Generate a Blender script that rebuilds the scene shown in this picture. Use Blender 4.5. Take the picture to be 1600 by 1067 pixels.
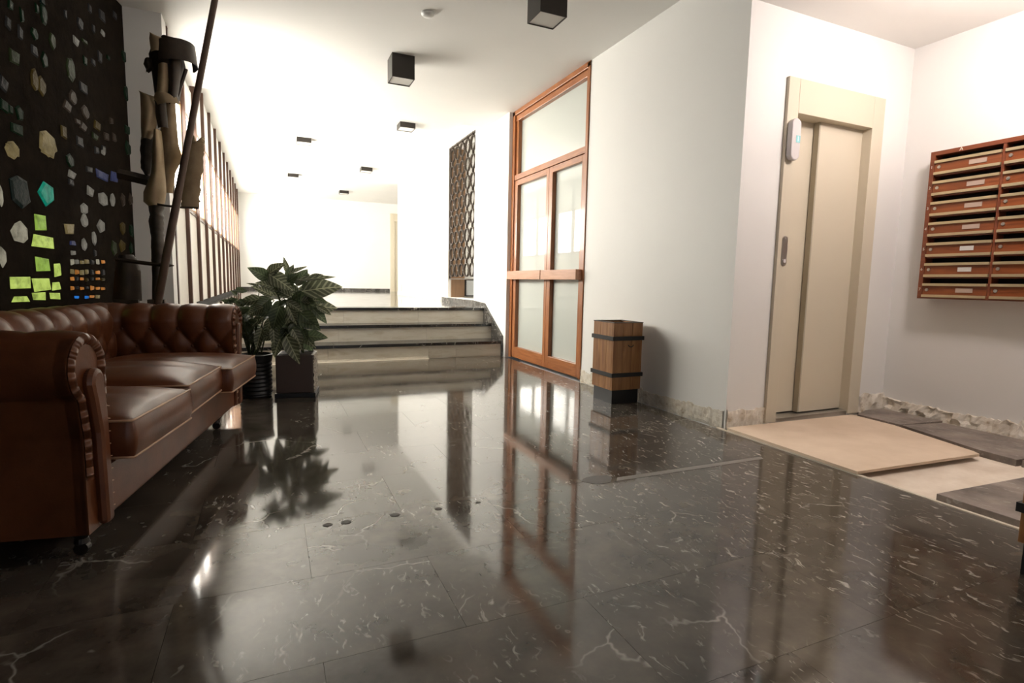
import bpy, bmesh, math, random
from mathutils import Vector, Matrix
R_ = math.radians
SC = bpy.context.scene
COL = SC.collection
for o in list(bpy.data.objects): bpy.data.objects.remove(o)

# ------------------------------------------------------------------ camera
CAM_H = 0.895; YAW, PIT, ROL = 0.41832, 0.10747, 0.02038; FPX = 849.9
cy, sy, cp, sp, cr, sr = math.cos(YAW), math.sin(YAW), math.cos(PIT), math.sin(PIT), math.cos(ROL), math.sin(ROL)
FWD = Vector((sy*cp, cy*cp, -sp)); r0 = Vector((cy, -sy, 0)); u0 = r0.cross(FWD)
RGT = cr*r0 + sr*u0; UP = -sr*r0 + cr*u0
cam_d = bpy.data.cameras.new('camera'); cam = bpy.data.objects.new('camera', cam_d); COL.objects.link(cam)
cam_d.sensor_width = 36.0; cam_d.lens = 36.0*FPX/1600.0; cam_d.clip_start = 0.02; cam_d.clip_end = 200
m = Matrix.Identity(4)
for i in range(3):
    m[i][0] = RGT[i]; m[i][1] = UP[i]; m[i][2] = -FWD[i]
m[2][3] = CAM_H
cam.matrix_world = m
SC.camera = cam
CPOS = Vector((0, 0, CAM_H))
def ray(x, y): return RGT*((x-800)/FPX) - UP*((y-533.5)/FPX) + FWD
def on_plane(x, y, p, n):
    d = ray(x, y); p = Vector(p); n = Vector(n)
    return CPOS + d*((p-CPOS).dot(n)/d.dot(n))
def on_y(x, y, Y): return on_plane(x, y, (0, Y, 0), (0, 1, 0))

# ------------------------------------------------------------------ world, exposure
w = bpy.data.worlds.new('world'); SC.world = w; w.use_nodes = True
w.node_tree.nodes['Background'].inputs[0].default_value = (0.8, 0.85, 1, 1)
w.node_tree.nodes['Background'].inputs[1].default_value = 0.05
vs = SC.view_settings; vs.view_transform = 'Standard'; vs.look = 'None'; vs.gamma = 1.0; vs.use_curve_mapping = False
vs.exposure = 0.75
WIN_E = 14.0      # daylight through the frosted corridor windows
CORR_E = 0.0     # square corridor lamps
FILL_E = 0.30      # glow of the added panes behind the camera, fill for the lobby front
NOOK_E = 62.0     # lamp over the lift landing

# ------------------------------------------------------------------ helpers
def link(o, parent=None):
    COL.objects.link(o)
    if parent is not None: o.parent = parent
    return o
class MB:
    def __init__(s): s.v = []; s.f = []
    def box(s, x0, x1, y0, y1, z0, z1):
        b = len(s.v)
        s.v += [(x0,y0,z0),(x1,y0,z0),(x1,y1,z0),(x0,y1,z0),(x0,y0,z1),(x1,y0,z1),(x1,y1,z1),(x0,y1,z1)]
        s.f += [tuple(b+i for i in q) for q in ((0,3,2,1),(4,5,6,7),(0,1,5,4),(1,2,6,5),(2,3,7,6),(3,0,4,7))]
        return s
    def prism(s, pts, axis, a0, a1):
        """polygon pts in the two other axes, extruded along axis ('x','y','z')"""
        b = len(s.v); n = len(pts)
        def mk(p, a): return {'x': (a, p[0], p[1]), 'y': (p[0], a, p[1]), 'z': (p[0], p[1], a)}[axis]
        s.v += [mk(p, a0) for p in pts] + [mk(p, a1) for p in pts]
        s.f += [tuple(b+i for i in range(n))[::-1], tuple(b+n+i for i in range(n))]
        s.f += [(b+i, b+(i+1) % n, b+n+(i+1) % n, b+n+i) for i in range(n)]
        return s
    def tube(s, pts, r, seg=8, caps=True, closed=False):
        pts = [Vector(p) for p in pts]; n = len(pts); b = len(s.v)
        prev = None
        for i, p in enumerate(pts):
            if closed: t = pts[(i+1) % n] - pts[i-1]
            else: t = pts[min(i+1, n-1)] - pts[max(i-1, 0)]
            t.normalize()
            if prev is None:
                a = Vector((0, 0, 1)) if abs(t.z) < .9 else Vector((1, 0, 0))
                u = t.cross(a).normalized()
            else:
                u = (prev - t*prev.dot(t)).normalized()
            prev = u; v = t.cross(u)
            rr = r[i] if isinstance(r, (list, tuple)) else r
            for k in range(seg):
                an = 2*math.pi*k/seg
                s.v.append(tuple(p + (u*math.cos(an) + v*math.sin(an))*rr))
        m_ = n if closed else n-1
        for i in range(m_):
            j = (i+1) % n
            for k in range(seg):
                k2 = (k+1) % seg
                s.f.append((b+i*seg+k, b+i*seg+k2, b+j*seg+k2, b+j*seg+k))
        if caps and not closed:
            s.f.append(tuple(b+k for k in range(seg))[::-1]); s.f.append(tuple(b+(n-1)*seg+k for k in range(seg)))
        return s
    def lathe(s, prof, seg=24, c=(0, 0)):
        b = len(s.v); n = len(prof)
        for (r, z) in prof:
            for k in range(seg):
                a = 2*math.pi*k/seg; s.v.append((c[0]+r*math.cos(a), c[1]+r*math.sin(a), z))
        for i in range(n-1):
            for k in range(seg):
                k2 = (k+1) % seg
                s.f.append((b+i*seg+k, b+i*seg+k2, b+(i+1)*seg+k2, b+(i+1)*seg+k))
        return s
    def grid(s, P, nu, nv, closed_u=False):
        b = len(s.v)
        for i in range(nu):
            for j in range(nv): s.v.append(tuple(P(i, j)))
        for i in range(nu if closed_u else nu-1):
            i2 = (i+1) % nu
            for j in range(nv-1): s.f.append((b+i*nv+j, b+i2*nv+j, b+i2*nv+j+1, b+i*nv+j+1))
        return s
    def mesh(s, name, mat, smooth=False):
        me = bpy.data.meshes.new(name); me.from_pydata(s.v, [], s.f); me.update()
        bm = bmesh.new(); bm.from_mesh(me); bmesh.ops.recalc_face_normals(bm, faces=bm.faces); bm.to_mesh(me); bm.free()
        if mat is not None: me.materials.append(mat)
        if smooth: me.polygons.foreach_set('use_smooth', [True]*len(me.polygons))
        return me
    def build(s, name, mat, parent=None, smooth=False, bevel=0, loc=None, auto=False):
        o = bpy.data.objects.new(name, s.mesh(name, mat, smooth or auto)); link(o, parent)
        if loc is not None: o.location = loc
        if bevel:
            md = o.modifiers.new('bevel', 'BEVEL'); md.width = bevel; md.segments = 2; md.limit_method = 'ANGLE'; md.angle_limit = R_(40)
        if auto:
            bm = bmesh.new(); bm.from_mesh(o.data)
            for e in bm.edges:
                if len(e.link_faces) == 2 and e.calc_face_angle() > R_(38): e.smooth = False
            bm.to_mesh(o.data); bm.free()
        return o
def inst(name, me, parent, loc=(0,0,0), rot=(0,0,0), scale=(1,1,1)):
    o = bpy.data.objects.new(name, me); link(o, parent); o.location = loc; o.rotation_euler = rot; o.scale = scale
    return o
def empty(name, loc=(0,0,0), rz=0):
    o = bpy.data.objects.new(name, None); link(o); o.location = loc; o.rotation_euler = (0, 0, rz); o.empty_display_size = .1
    return o
def tag(o, label, cat=None, group=None, kind=None):
    o['label'] = label
    if cat: o['category'] = cat
    if group: o['group'] = group
    if kind: o['kind'] = kind
    return o
def struct(o, label=None):
    o['kind'] = 'structure'
    if label: o['label'] = label
    return o
def text_mesh(s, size, depth=.0006):
    cu = bpy.data.curves.new('txt', 'FONT'); cu.body = s; cu.size = size; cu.extrude = depth; cu.align_x = 'CENTER'; cu.align_y = 'CENTER'
    t = bpy.data.objects.new('txt', cu); COL.objects.link(t)
    dg = bpy.context.evaluated_depsgraph_get()
    me = bpy.data.meshes.new_from_object(t.evaluated_get(dg))
    bpy.data.objects.remove(t); bpy.data.curves.remove(cu)
    me.materials.clear()
    return me

# ------------------------------------------------------------------ materials
def mat(name, col, rough=.5, metal=0, spec=.5, coat=0, emit=None, estr=0):
    M = bpy.data.materials.new(name); M.use_nodes = True
    b = M.node_tree.nodes['Principled BSDF']
    b.inputs['Base Color'].default_value = (*col, 1); b.inputs['Roughness'].default_value = rough; b.inputs['Metallic'].default_value = metal
    b.inputs['Specular IOR Level'].default_value = spec; b.inputs['Coat Weight'].default_value = coat; b.inputs['Coat Roughness'].default_value = .05
    if emit: b.inputs['Emission Color'].default_value = (*emit, 1); b.inputs['Emission Strength'].default_value = estr
    return M
def nodes(M): return M.node_tree.nodes, M.node_tree.links, M.node_tree.nodes['Principled BSDF']
def noise(M, scale, detail=4, rough=.5, vec=None, dist=0):
    N, L, B = nodes(M); n = N.new('ShaderNodeTexNoise'); n.inputs['Scale'].default_value = scale; n.inputs['Detail'].default_value = detail
    n.inputs['Roughness'].default_value = rough; n.inputs['Distortion'].default_value = dist
    if vec: L.new(vec, n.inputs['Vector'])
    return n
def ramp(M, src, stops, interp='LINEAR'):
    N, L, B = nodes(M); r = N.new('ShaderNodeValToRGB'); r.color_ramp.interpolation = interp
    e = r.color_ramp.elements
    while len(e) < len(stops): e.new(.5)
    for i, (p, c) in enumerate(stops):
        e[i].position = p; e[i].color = (*c, 1) if len(c) == 3 else c
    L.new(src, r.inputs[0]); return r
def mapping(M, scale=(1,1,1), rot=(0,0,0), rand=False, coord='Object', src=None):
    N, L, B = nodes(M); tc = N.new('ShaderNodeTexCoord'); mp = N.new('ShaderNodeMapping')
    mp.inputs['Scale'].default_value = scale; mp.inputs['Rotation'].default_value = rot
    L.new(src or tc.outputs[coord], mp.inputs['Vector'])
    if rand:
        oi = N.new('ShaderNodeObjectInfo'); mu = N.new('ShaderNodeVectorMath'); mu.operation = 'SCALE'
        cb = N.new('ShaderNodeCombineXYZ')
        m2 = N.new('ShaderNodeMath'); m2.operation = 'MULTIPLY'; m2.inputs[1].default_value = 7.31
        fr = N.new('ShaderNodeMath'); fr.operation = 'FRACT'
        L.new(oi.outputs['Random'], m2.inputs[0]); L.new(m2.outputs[0], fr.inputs[0])
        L.new(oi.outputs['Random'], cb.inputs[0]); L.new(fr.outputs[0], cb.inputs[1]); L.new(oi.outputs['Random'], cb.inputs[2])
        mu.inputs['Scale'].default_value = 40
        L.new(cb.outputs[0], mu.inputs[0])
        ad = N.new('ShaderNodeVectorMath'); ad.operation = 'ADD'
        L.new(mp.outputs[0], ad.inputs[0]); L.new(mu.outputs[0], ad.inputs[1])
        return ad.outputs[0]
    return mp.outputs[0]
def bump(M, src, strength, dist=.01):
    N, L, B = nodes(M); b = N.new('ShaderNodeBump'); b.inputs['Strength'].default_value = strength; b.inputs['Distance'].default_value = dist
    L.new(src, b.inputs['Height']); L.new(b.outputs[0], B.inputs['Normal']); return b
def mixc(M, fac, a, b, mode='MIX'):
    N, L, B = nodes(M); x = N.new('ShaderNodeMix'); x.data_type = 'RGBA'; x.blend_type = mode
    if isinstance(fac, float): x.inputs[0].default_value = fac
    else: L.new(fac, x.inputs[0])
    for i, v in ((6, a), (7, b)):
        if isinstance(v, tuple): x.inputs[i].default_value = (*v, 1)
        else: L.new(v, x.inputs[i])
    return x.outputs[2]
def math_(M, op, a, b=None):
    N, L, B = nodes(M); x = N.new('ShaderNodeMath'); x.operation = op
    for i, v in ((0, a), (1, b)):
        if v is None: continue
        if isinstance(v, (int, float)): x.inputs[i].default_value = v
        else: L.new(v, x.inputs[i])
    return x.outputs[0]

def paint(name, col, rough=.55):
    M = mat(name, col, rough, spec=.3); v = mapping(M); n = noise(M, 60, 4, .6, v); bump(M, n.outputs[0], .05, .004)
    N, L, B = nodes(M); n2 = noise(M, 1.3, 3, .5, v)
    r = ramp(M, n2.outputs[0], [(.3, tuple(c*.965 for c in col)), (.7, col)]); L.new(r.outputs[0], B.inputs['Base Color'])
    return M
M_wall = paint('white wall paint', (.84, .83, .80))
M_ceil = paint('white ceiling paint', (.84, .825, .79), .7)
M_panel = paint('cream panel paint', (.80, .76, .69), .45)

def marble(name, base=(.056, .047, .037), rough=.065, rand=True, veins=1.0):
    M = mat(name, base, rough); N, L, B = nodes(M)
    v = mapping(M, rand=rand)
    wn = noise(M, 3.2, 4, .6, v); sub = N.new('ShaderNodeVectorMath'); sub.operation = 'SCALE'; sub.inputs['Scale'].default_value = .22
    L.new(wn.outputs['Color'], sub.inputs[0]); ad = N.new('ShaderNodeVectorMath'); L.new(v, ad.inputs[0]); L.new(sub.outputs[0], ad.inputs[1])
    # long thin cracks
    vo = N.new('ShaderNodeTexVoronoi'); vo.feature = 'DISTANCE_TO_EDGE'; vo.inputs['Scale'].default_value = 2.1; L.new(ad.outputs[0], vo.inputs['Vector'])
    cr_ = ramp(M, vo.outputs['Distance'], [(0, (1,1,1)), (.004, (.7,.7,.7)), (.010, (0,0,0))])
    mk = noise(M, 2.3, 2, .5, v); mkr = ramp(M, mk.outputs[0], [(.57, (0,0,0)), (.68, (1,1,1))])
    crk = math_(M, 'MULTIPLY', cr_.outputs[0], mkr.outputs[0])
    # short stretched flecks
    mp = N.new('ShaderNodeMapping'); mp.inputs['Rotation'].default_value = (0, 0, .35); mp.inputs['Scale'].default_value = (58, 16, 24); L.new(ad.outputs[0], mp.inputs['Vector'])
    fl = noise(M, 1.0, 3, .55, mp.outputs[0], .6); flr = ramp(M, fl.outputs[0], [(.605, (0,0,0)), (.69, (1,1,1))])
    ge = N.new('ShaderNodeNewGeometry'); sp_ = N.new('ShaderNodeSeparateXYZ'); L.new(ge.outputs['Position'], sp_.inputs[0])
    mr = N.new('ShaderNodeMapRange'); mr.inputs[1].default_value = .8; mr.inputs[2].default_value = 2.1; mr.inputs[3].default_value = -.07; mr.inputs[4].default_value = .24; L.new(sp_.outputs[0], mr.inputs[0])
    mk2 = noise(M, 1.7, 2, .5, v); mk2r = ramp(M, math_(M, 'ADD', mk2.outputs[0], mr.outputs[0]), [(.44, (.0,.0,.0)), (.64, (1,1,1))])
    fk = math_(M, 'MULTIPLY', flr.outputs[0], mk2r.outputs[0])
    # round fossil shells
    vs_ = N.new('ShaderNodeTexVoronoi'); vs_.inputs['Scale'].default_value = 17; L.new(ad.outputs[0], vs_.inputs['Vector'])
    vr = ramp(M, vs_.outputs['Distance'], [(.10, (0,0,0)), (.16, (.8,.8,.8)), (.22, (0,0,0))])
    mk3 = noise(M, 5, 2, .5, v); mk3r = ramp(M, mk3.outputs[0], [(.56, (0,0,0)), (.64, (1,1,1))])
    sh = math_(M, 'MULTIPLY', vr.outputs[0], mk3r.outputs[0]); sh = math_(M, 'MULTIPLY', sh, .3)
    tot = math_(M, 'MAXIMUM', math_(M, 'MAXIMUM', math_(M, 'MULTIPLY', crk, .8), math_(M, 'MULTIPLY', fk, .72)), sh)
    tot = math_(M, 'MULTIPLY', tot, veins)
    bn = noise(M, 6, 5, .6, v); bs = ramp(M, bn.outputs[0], [(.3, tuple(c*.6 for c in base)), (.7, tuple(c*1.9 for c in base))])
    c = mixc(M, tot, bs.outputs[0], (.50, .47, .42)); L.new(c, B.inputs['Base Color'])
    rn = noise(M, 4, 4, .6, v); rr = ramp(M, rn.outputs[0], [(.3, (rough*.8,)*3), (.75, (rough*1.7,)*3)]); L.new(rr.outputs[0], B.inputs['Roughness'])
    B.inputs['IOR'].default_value = 1.62
    return M
M_marble = marble('black veined marble')
M_tread = marble('black tread marble', (.012, .011, .010), .16)
M_marble_dull = marble('dusty black marble', (.17, .14, .12), .4, veins=.7)
M_riser = mat('cream travertine', (.6, .54, .44), .35); v = mapping(M_riser, (1, 6, 6), rand=True); n = noise(M_riser, 3, 6, .65, v, .5)
r = ramp(M_riser, n.outputs[0], [(.3, (.55, .48, .36)), (.5, (.70, .65, .55)), (.75, (.78, .74, .65))]); nodes(M_riser)[1].new(r.outputs[0], nodes(M_riser)[2].inputs['Base Color'])
M_grout = mat('grey grout', (.10, .095, .085), .8)
M_screed = mat('dusty screed', (.62, .53, .43), .9); v = mapping(M_screed); n = noise(M_screed, 5, 8, .65, v)
r = ramp(M_screed, n.outputs[0], [(.3, (.62, .51, .40)), (.7, (.82, .73, .62))]); nodes(M_screed)[1].new(r.outputs[0], nodes(M_screed)[2].inputs['Base Color']); bump(M_screed, n.outputs[0], .3, .01)
M_mortar = mat('cream mortar', (.60, .54, .44), .9); v = mapping(M_mortar); n = noise(M_mortar, 40, 5, .6, v); bump(M_mortar, n.outputs[0], .6, .01)
M_plaster = mat('torn plaster', (.70, .65, .57), .9); v = mapping(M_plaster); n = noise(M_plaster, 14, 8, .7, v)
r = ramp(M_plaster, n.outputs[0], [(.30, (.36, .26, .16)), (.42, (.66, .59, .48)), (.6, (.80, .75, .66)), (.72, (.55, .46, .34))]); nodes(M_plaster)[1].new(r.outputs[0], nodes(M_plaster)[2].inputs['Base Color']); bump(M_plaster, n.outputs[0], .5, .01)
M_ply = mat('hardboard', (.55, .43, .32), .75); v = mapping(M_ply); n = noise(M_ply, 2.2, 8, .65, v)
r = ramp(M_ply, n.outputs[0], [(.3, (.62, .48, .35)), (.7, (.76, .62, .48))]); nodes(M_ply)[1].new(r.outputs[0], nodes(M_ply)[2].inputs['Base Color'])

def wood(name, c0, c1, rough=.4, scale=(14, 14, 1.2), coat=.2):
    M = mat(name, c0, rough, coat=coat); v = mapping(M, scale, rand=True); n = noise(M, 2.2, 7, .6, v, 1.2)
    r = ramp(M, n.outputs[0], [(.30, c0), (.68, c1)]); N, L, B = nodes(M); L.new(r.outputs[0], B.inputs['Base Color']); bump(M, n.outputs[0], .06, .004)
    return M
M_wood_door = wood('varnished door wood', (.24, .075, .022), (.42, .16, .055), .35)
M_wood_door_h = wood('varnished rail wood', (.24, .075, .022), (.42, .16, .055), .35, (14, 1.2, 14))
M_wood_bar = wood('handle wood', (.38, .17, .085), (.52, .26, .15), .35, (14, 1.2, 14))
M_wood_post = wood('dark red post wood', (.060, .026, .014), (.10, .042, .022), .45)
M_wood_win = wood('window frame wood', (.26, .12, .045), (.36, .18, .07), .45)
M_plank = wood('bin planks', (.20, .075, .022), (.40, .19, .065), .45, (9, 9, 1.0))
M_mail = wood('mailbox wood', (.17, .042, .012), (.30, .085, .025), .35, (12, 1.0, 12))
M_mailframe = wood('mailbox case wood', (.15, .035, .014), (.24, .065, .024), .35, (12, 1.0, 12))
M_brown = wood('brown flush door', (.16, .085, .04), (.22, .12, .055), .5)
M_black = mat('black plastic', (.008, .008, .009), .4)
M_band = mat('black iron band', (.025, .023, .022), .5, .3)
M_dark = mat('dark void', (.006, .005, .005), .8)
M_brass = mat('pale brass strip', (.62, .52, .33), .35, .6)
M_steel = mat('brushed steel', (.55, .53, .50), .3, .9)
M_lift = mat('greige lift enamel', (.64, .575, .45), .42, spec=.4)
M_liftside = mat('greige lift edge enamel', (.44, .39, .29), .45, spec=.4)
M_grey = mat('grey plastic', (.62, .58, .57), .4)
M_white = mat('white plastic', (.8, .79, .76), .4)
M_iron = mat('dark brown iron', (.075, .055, .04), .5, .2); 
M_skirt = marble('dark skirting marble', (.05, .046, .042), .2)
M_lamp = mat('lamp housing bronze', (.028, .023, .019), .35, .4)
M_diff = mat('frosted lamp glass', (.55, .54, .50), .25)
M_corrdiff = mat('lit corridor lamp glass', (.8, .78, .72), .4, emit=(1, .93, .80), estr=CORR_E)
M_win = mat('bright frosted daylight', (.8, .8, .8), .5, emit=(1, .955, .86), estr=WIN_E)
M_nook = mat('lit lamp opal', (.8, .8, .8), .5, emit=(1, .875, .83), estr=NOOK_E)
M_frost = mat('milky door glass', (.48, .51, .47), .55, coat=1.0); nodes(M_frost)[2].inputs['Coat Roughness'].default_value = .015; nodes(M_frost)[2].inputs['Coat IOR'].default_value = 1.6
M_mirror = mat('grey pane', (.5, .52, .52), .1)
M_conc = mat('dark brown concrete', (.020, .0145, .010), 1.0, spec=.08); v = mapping(M_conc); n = noise(M_conc, 9, 8, .65, v)
r = ramp(M_conc, n.outputs[0], [(.3, (.009, .0065, .0045)), (.7, (.020, .014, .009))]); nodes(M_conc)[1].new(r.outputs[0], nodes(M_conc)[2].inputs['Base Color']); bump(M_conc, n.outputs[0], .5, .02)

# leather
M_leather = mat('brown leather', (.12, .040, .014), .34, spec=.45); v = mapping(M_leather); n = noise(M_leather, 7, 5, .6, v); n2 = noise(M_leather, 160, 3, .6, v)
r = ramp(M_leather, n.outputs[0], [(.3, (.085, .025, .008)), (.7, (.15, .050, .018))]); nodes(M_leather)[1].new(r.outputs[0], nodes(M_leather)[2].inputs['Base Color']); bump(M_leather, n2.outputs[0], .12, .003)
M_pipe = mat('pale worn leather piping', (.45, .27, .16), .4)
M_castor = mat('dark castor', (.02, .015, .012), .3, .4)
# statue
def rust(name, c0, c1, rough=.55):
    M = mat(name, c0, rough, .35); v = mapping(M); n = noise(M, 8, 7, .65, v); r = ramp(M, n.outputs[0], [(.3, c0), (.7, c1)]); N, L, B = nodes(M)
    L.new(r.outputs[0], B.inputs['Base Color']); bump(M, n.outputs[0], .25, .01); return M
M_rust = rust('dark rusted steel', (.022, .016, .011), (.06, .04, .025))
M_tan = rust('tan brushed steel', (.26, .18, .10), (.42, .32, .19))
M_lance = rust('brown lance steel', (.09, .055, .04), (.14, .09, .065))
# foliage
def leafmat(name, c0, c1, rough=.38, freq=42.0):
    M = mat(name, c0, rough); N, L, B = nodes(M); tc = N.new('ShaderNodeTexCoord'); sx = N.new('ShaderNodeSeparateXYZ'); L.new(tc.outputs['Object'], sx.inputs[0])
    ay = math_(M, 'ABSOLUTE', sx.outputs[1]); d = math_(M, 'SUBTRACT', sx.outputs[0], math_(M, 'MULTIPLY', ay, 1.1))
    s = math_(M, 'SINE', math_(M, 'MULTIPLY', d, freq)); ns = noise(M, 9, 3, .5, tc.outputs['Object'])
    s2 = math_(M, 'ADD', s, math_(M, 'MULTIPLY', math_(M, 'SUBTRACT', ns.outputs[0], .5), 2.4))
    rr = ramp(M, s2, [(.35, c0), (.75, c1)]); 
    mid = math_(M, 'LESS_THAN', ay, .012); c = mixc(M, mid, rr.outputs[0], tuple(x*1.5 for x in c1)); L.new(c, B.inputs['Base Color'])
    tr = N.new('ShaderNodeBsdfTranslucent'); L.new(c, tr.inputs[0]); ms = N.new('ShaderNodeMixShader'); ms.inputs[0].default_value = .38
    L.new(B.outputs[0], ms.inputs[1]); L.new(tr.outputs[0], ms.inputs[2]); L.new(ms.outputs[0], N['Material Output'].inputs[0])
    return M
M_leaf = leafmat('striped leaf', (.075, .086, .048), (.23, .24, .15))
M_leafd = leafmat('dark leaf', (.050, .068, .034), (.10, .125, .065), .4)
M_stem = mat('green stem', (.05, .07, .02), .5)
M_soil = mat('dark soil', (.015, .010, .007), .9)
M_potbrown = mat('dark brown glazed pot', (.060, .042, .034), .4)
M_potspeck = mat('speckled stone pot side', (.4, .36, .3), .6); v = mapping(M_potspeck); n = noise(M_potspeck, 45, 3, .6, v)
r = ramp(M_potspeck, n.outputs[0], [(.45, (.06, .045, .035)), (.55, (.50, .45, .38))]); nodes(M_potspeck)[1].new(r.outputs[0], nodes(M_potspeck)[2].inputs['Base Color'])

# ------------------------------------------------------------------ dimensions of the place
XW = 2.655; XP = -0.70; ZC = 2.87; ZK = 3.14; ZL = 0.56; YS = 6.12; YE = 2.57; XM = 4.225; ZN = 2.60; YF = 16.5
XST = 2.60   # wall beside the stairs stands 5 cm proud of the door
YB = -2.2    # wall behind the camera
GA = R_(10.0); GD = Vector((math.sin(GA), math.cos(GA), 0)); GN = Vector((math.cos(GA), -math.sin(GA), 0))  # sofa / glass wall direction and normal
GP = Vector((-.93, 5.2, 0))   # far end of the glass wall

# ------------------------------------------------------------------ floor
fl = struct(MB().box(-2.6, 2.58, YB, 6.4, -.12, -.030).build('floor', M_grout), 'polished black veined marble tile floor')
TX, TY = .71, .396
tile_me = MB().box(-TX/2+.0005, TX/2-.0005, -TY/2+.0005, TY/2-.0005, -.015, .015).mesh('tile', M_marble)
def tile_mesh(w_, h_): return MB().box(-w_/2+.0005, w_/2-.0005, -h_/2+.0005, h_/2-.0005, -.015, .015).mesh('tile', M_marble)
edge_cache = {}
random.seed(3)
for k in range(-8, 14):
    y0 = .863 + k*TY
    if y0 > YS or y0+TY < YB: continue
    yy1 = min(y0+TY, YS); yy0 = max(y0, YB)
    off = .447 + (.355 if k % 2 == 0 else 0) - 6*TX
    for i in range(12):
        x0 = off + i*TX; x1 = x0+TX
        if x1 < -2.2 or x0 > 2.57: continue
        xx1 = min(x1, 2.575)
        if yy1 < 5.3 and x1 < -.93 - (5.2-yy1)*math.tan(GA) - .05: continue
        if xx1-x0 < .05 or yy1-yy0 < .03: continue
        key = (round(xx1-x0, 3), round(yy1-yy0, 3))
        me = tile_me if key == (TX, TY) else edge_cache.setdefault(key, tile_mesh(*key))
        inst('tile', me, fl, ((x0+xx1)/2, (yy0+yy1)/2, -.015))
# pale mortar line along the broken edge of the floor, grey repair strip, small dark stains
mb = MB(); random.seed(5); N_ = 60
mb.grid(lambda i, j: (2.575 + [0, .006, .030, .044][j] + (random.uniform(-.004, .004) if j == 2 else 0), YB + (YE-YB)*i/N_, [-.03, .003, .002, -.03][j]), N_+1, 4)
mb.build('mortar_edge', M_mortar, fl)
M_strip = mat('grey repair mortar', (.20, .185, .165), .4)
MB().prism([(1.43, 2.005), (2.35, 2.000), (2.37, 2.032), (1.46, 2.042)], 'z', 0, .0015).build('repair_strip', M_strip, fl)
M_patch = mat('dark filler', (.055, .05, .045), .3)
mb = MB(); mb.prism([(1.36+.075*math.cos(a)*(1+.15*math.sin(3*a)), 2.05+.05*math.sin(a)) for a in [i*.35 for i in range(18)]], 'z', 0, .0012); mb.build('filler_patch', M_patch, fl)
M_stain = mat('dark brown stain', (.02, .012, .008), .5)
for (px, py, rr) in ((512, 820, .018), (541, 816, .020), (617, 804.5, .020), (685, 795, .016), (747, 785, .012)):
    c = on_plane(px, py, (0, 0, 0), (0, 0, 1))
    MB().lathe([(0, .002), (rr*.7, .002), (rr, 0)], 14).build('stain', M_stain, fl, loc=(c.x, c.y, 0))

# raised corridor floor + stairs
struct(MB().box(-1.0, 4.3, 6.74+.29, YF+.2, -.1, ZL).build('floor_corridor', M_marble), 'raised corridor floor of polished black marble at the top of the steps')
st = struct(MB().box(XP-.1, XST, YS+.03, 6.78, -.1, .15).box(XP-.1, XST, 6.47, 6.80, .1, .335).box(XP-.1, XST, 6.78, 7.04, .1, .525).build('stairs', M_mortar), 'three marble steps with cream risers and black treads')
HZ = [.183, .372, ZL]; YN = [YS-.005, 6.445, 6.745]
for k in range(3):
    yb = [6.50, 6.80, 7.04][k]
    cuts = [[XP-.1, .62, 1.72, XST], [XP-.1, .3, 1.75, XST], [XP-.1, .9, 2.1, XST]][k]
    for a, b_ in zip(cuts[:-1], cuts[1:]):
        o = MB().box(a+.0007, b_-.0007, YN[k], yb, HZ[k]-.034, HZ[k]).build('tread', M_tread, st, bevel=.002)
    z0 = 0 if k == 0 else HZ[k-1]
    cuts = [[XP-.1, .55, 1.665, 2.0, XST], [XP-.1, .7, 1.73, XST], [XP-.1, .793, 1.70, XST]][k]
    for i, (a, b_) in enumerate(zip(cuts[:-1], cuts[1:])):
        lo = z0 + (.022 if (k == 0 and i < 2) else 0)
        MB().box(a+.001, b_-.001, YN[k]+.018, YN[k]+.04, lo, HZ[k]-.034).build('riser', M_riser, st)
# broken bit of bedding mortar along the foot of the first riser
mb = MB(); random.seed(8); mb.grid(lambda i, j: (XP + 2.36*i/50, YN[0] + [-.045, -.01, .012, .03][j] + random.uniform(-.006, .006), [0.001, .008+random.uniform(-.003, .004), .02+random.uniform(-.005, .012), .022][j]), 51, 4); mb.build('bedding_mortar', M_mortar, st)
# side skirting slab that follows the slope
MB().prism([(YS-.01, 0), (YS-.01, .24), (6.75, .62), (7.15, .64), (7.15, ZL-.05), (6.4, 0)], 'x', XST-.022, XST).build('stringer', M_skirt, st)

# ------------------------------------------------------------------ ceilings
struct(MB().box(-2.6, XW+.05, YB, 6.80, ZC, ZC+.35).build('ceiling', M_ceil), 'white lobby ceiling')
struct(MB().box(-1.0, 4.4, 6.80, YF+.2, ZK, ZK+.1).build('ceiling_corridor', M_ceil), 'higher white ceiling of the corridor')
struct(MB().box(XW-.002, XM+.1, YB, YE+.02, ZN, ZN+.4).build('ceiling_nook', M_ceil), 'lower white ceiling over the lift landing')

# ------------------------------------------------------------------ right side walls
struct(MB().box(XW, XW+.16, YE, 4.36, -.1, ZC).build('wall_right', M_wall), 'white wall between the lift and the wooden double door')
# nook
wl = MB(); wl.box(XW+.16, 3.03, YE, YE+.16, -.1, ZN).box(3.86, XM+.1, YE, YE+.16, -.1, ZN).box(3.03, 3.86, YE, YE+.16, 2.1, ZN).box(XW+.02, 4.3, YE+.16, YE+.25, -.1, ZN)
struct(wl.build('wall_lift', M_wall), 'white wall around the lift door')
struct(MB().box(XM, XM+.12, YB, YE, -.1, ZN).build('wall_mailbox', M_wall), 'white wall carrying the mailboxes')
fn = struct(MB().box(2.58, XM+.02, YB, YE, -.12, -.022).build('floor_nook', M_screed), 'bare dusty screed where the marble was lifted, before the lift')
struct(MB().box(-2.6, -1.2, YB-.12, YB, -.1, ZC).box(1.6, XM+.1, YB-.12, YB, -.1, ZC).box(-1.2, 1.6, YB-.12, YB, 2.3, ZC).build('wall_back', M_wall), 'white wall with the added glowing doorway, behind the lobby')
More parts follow.
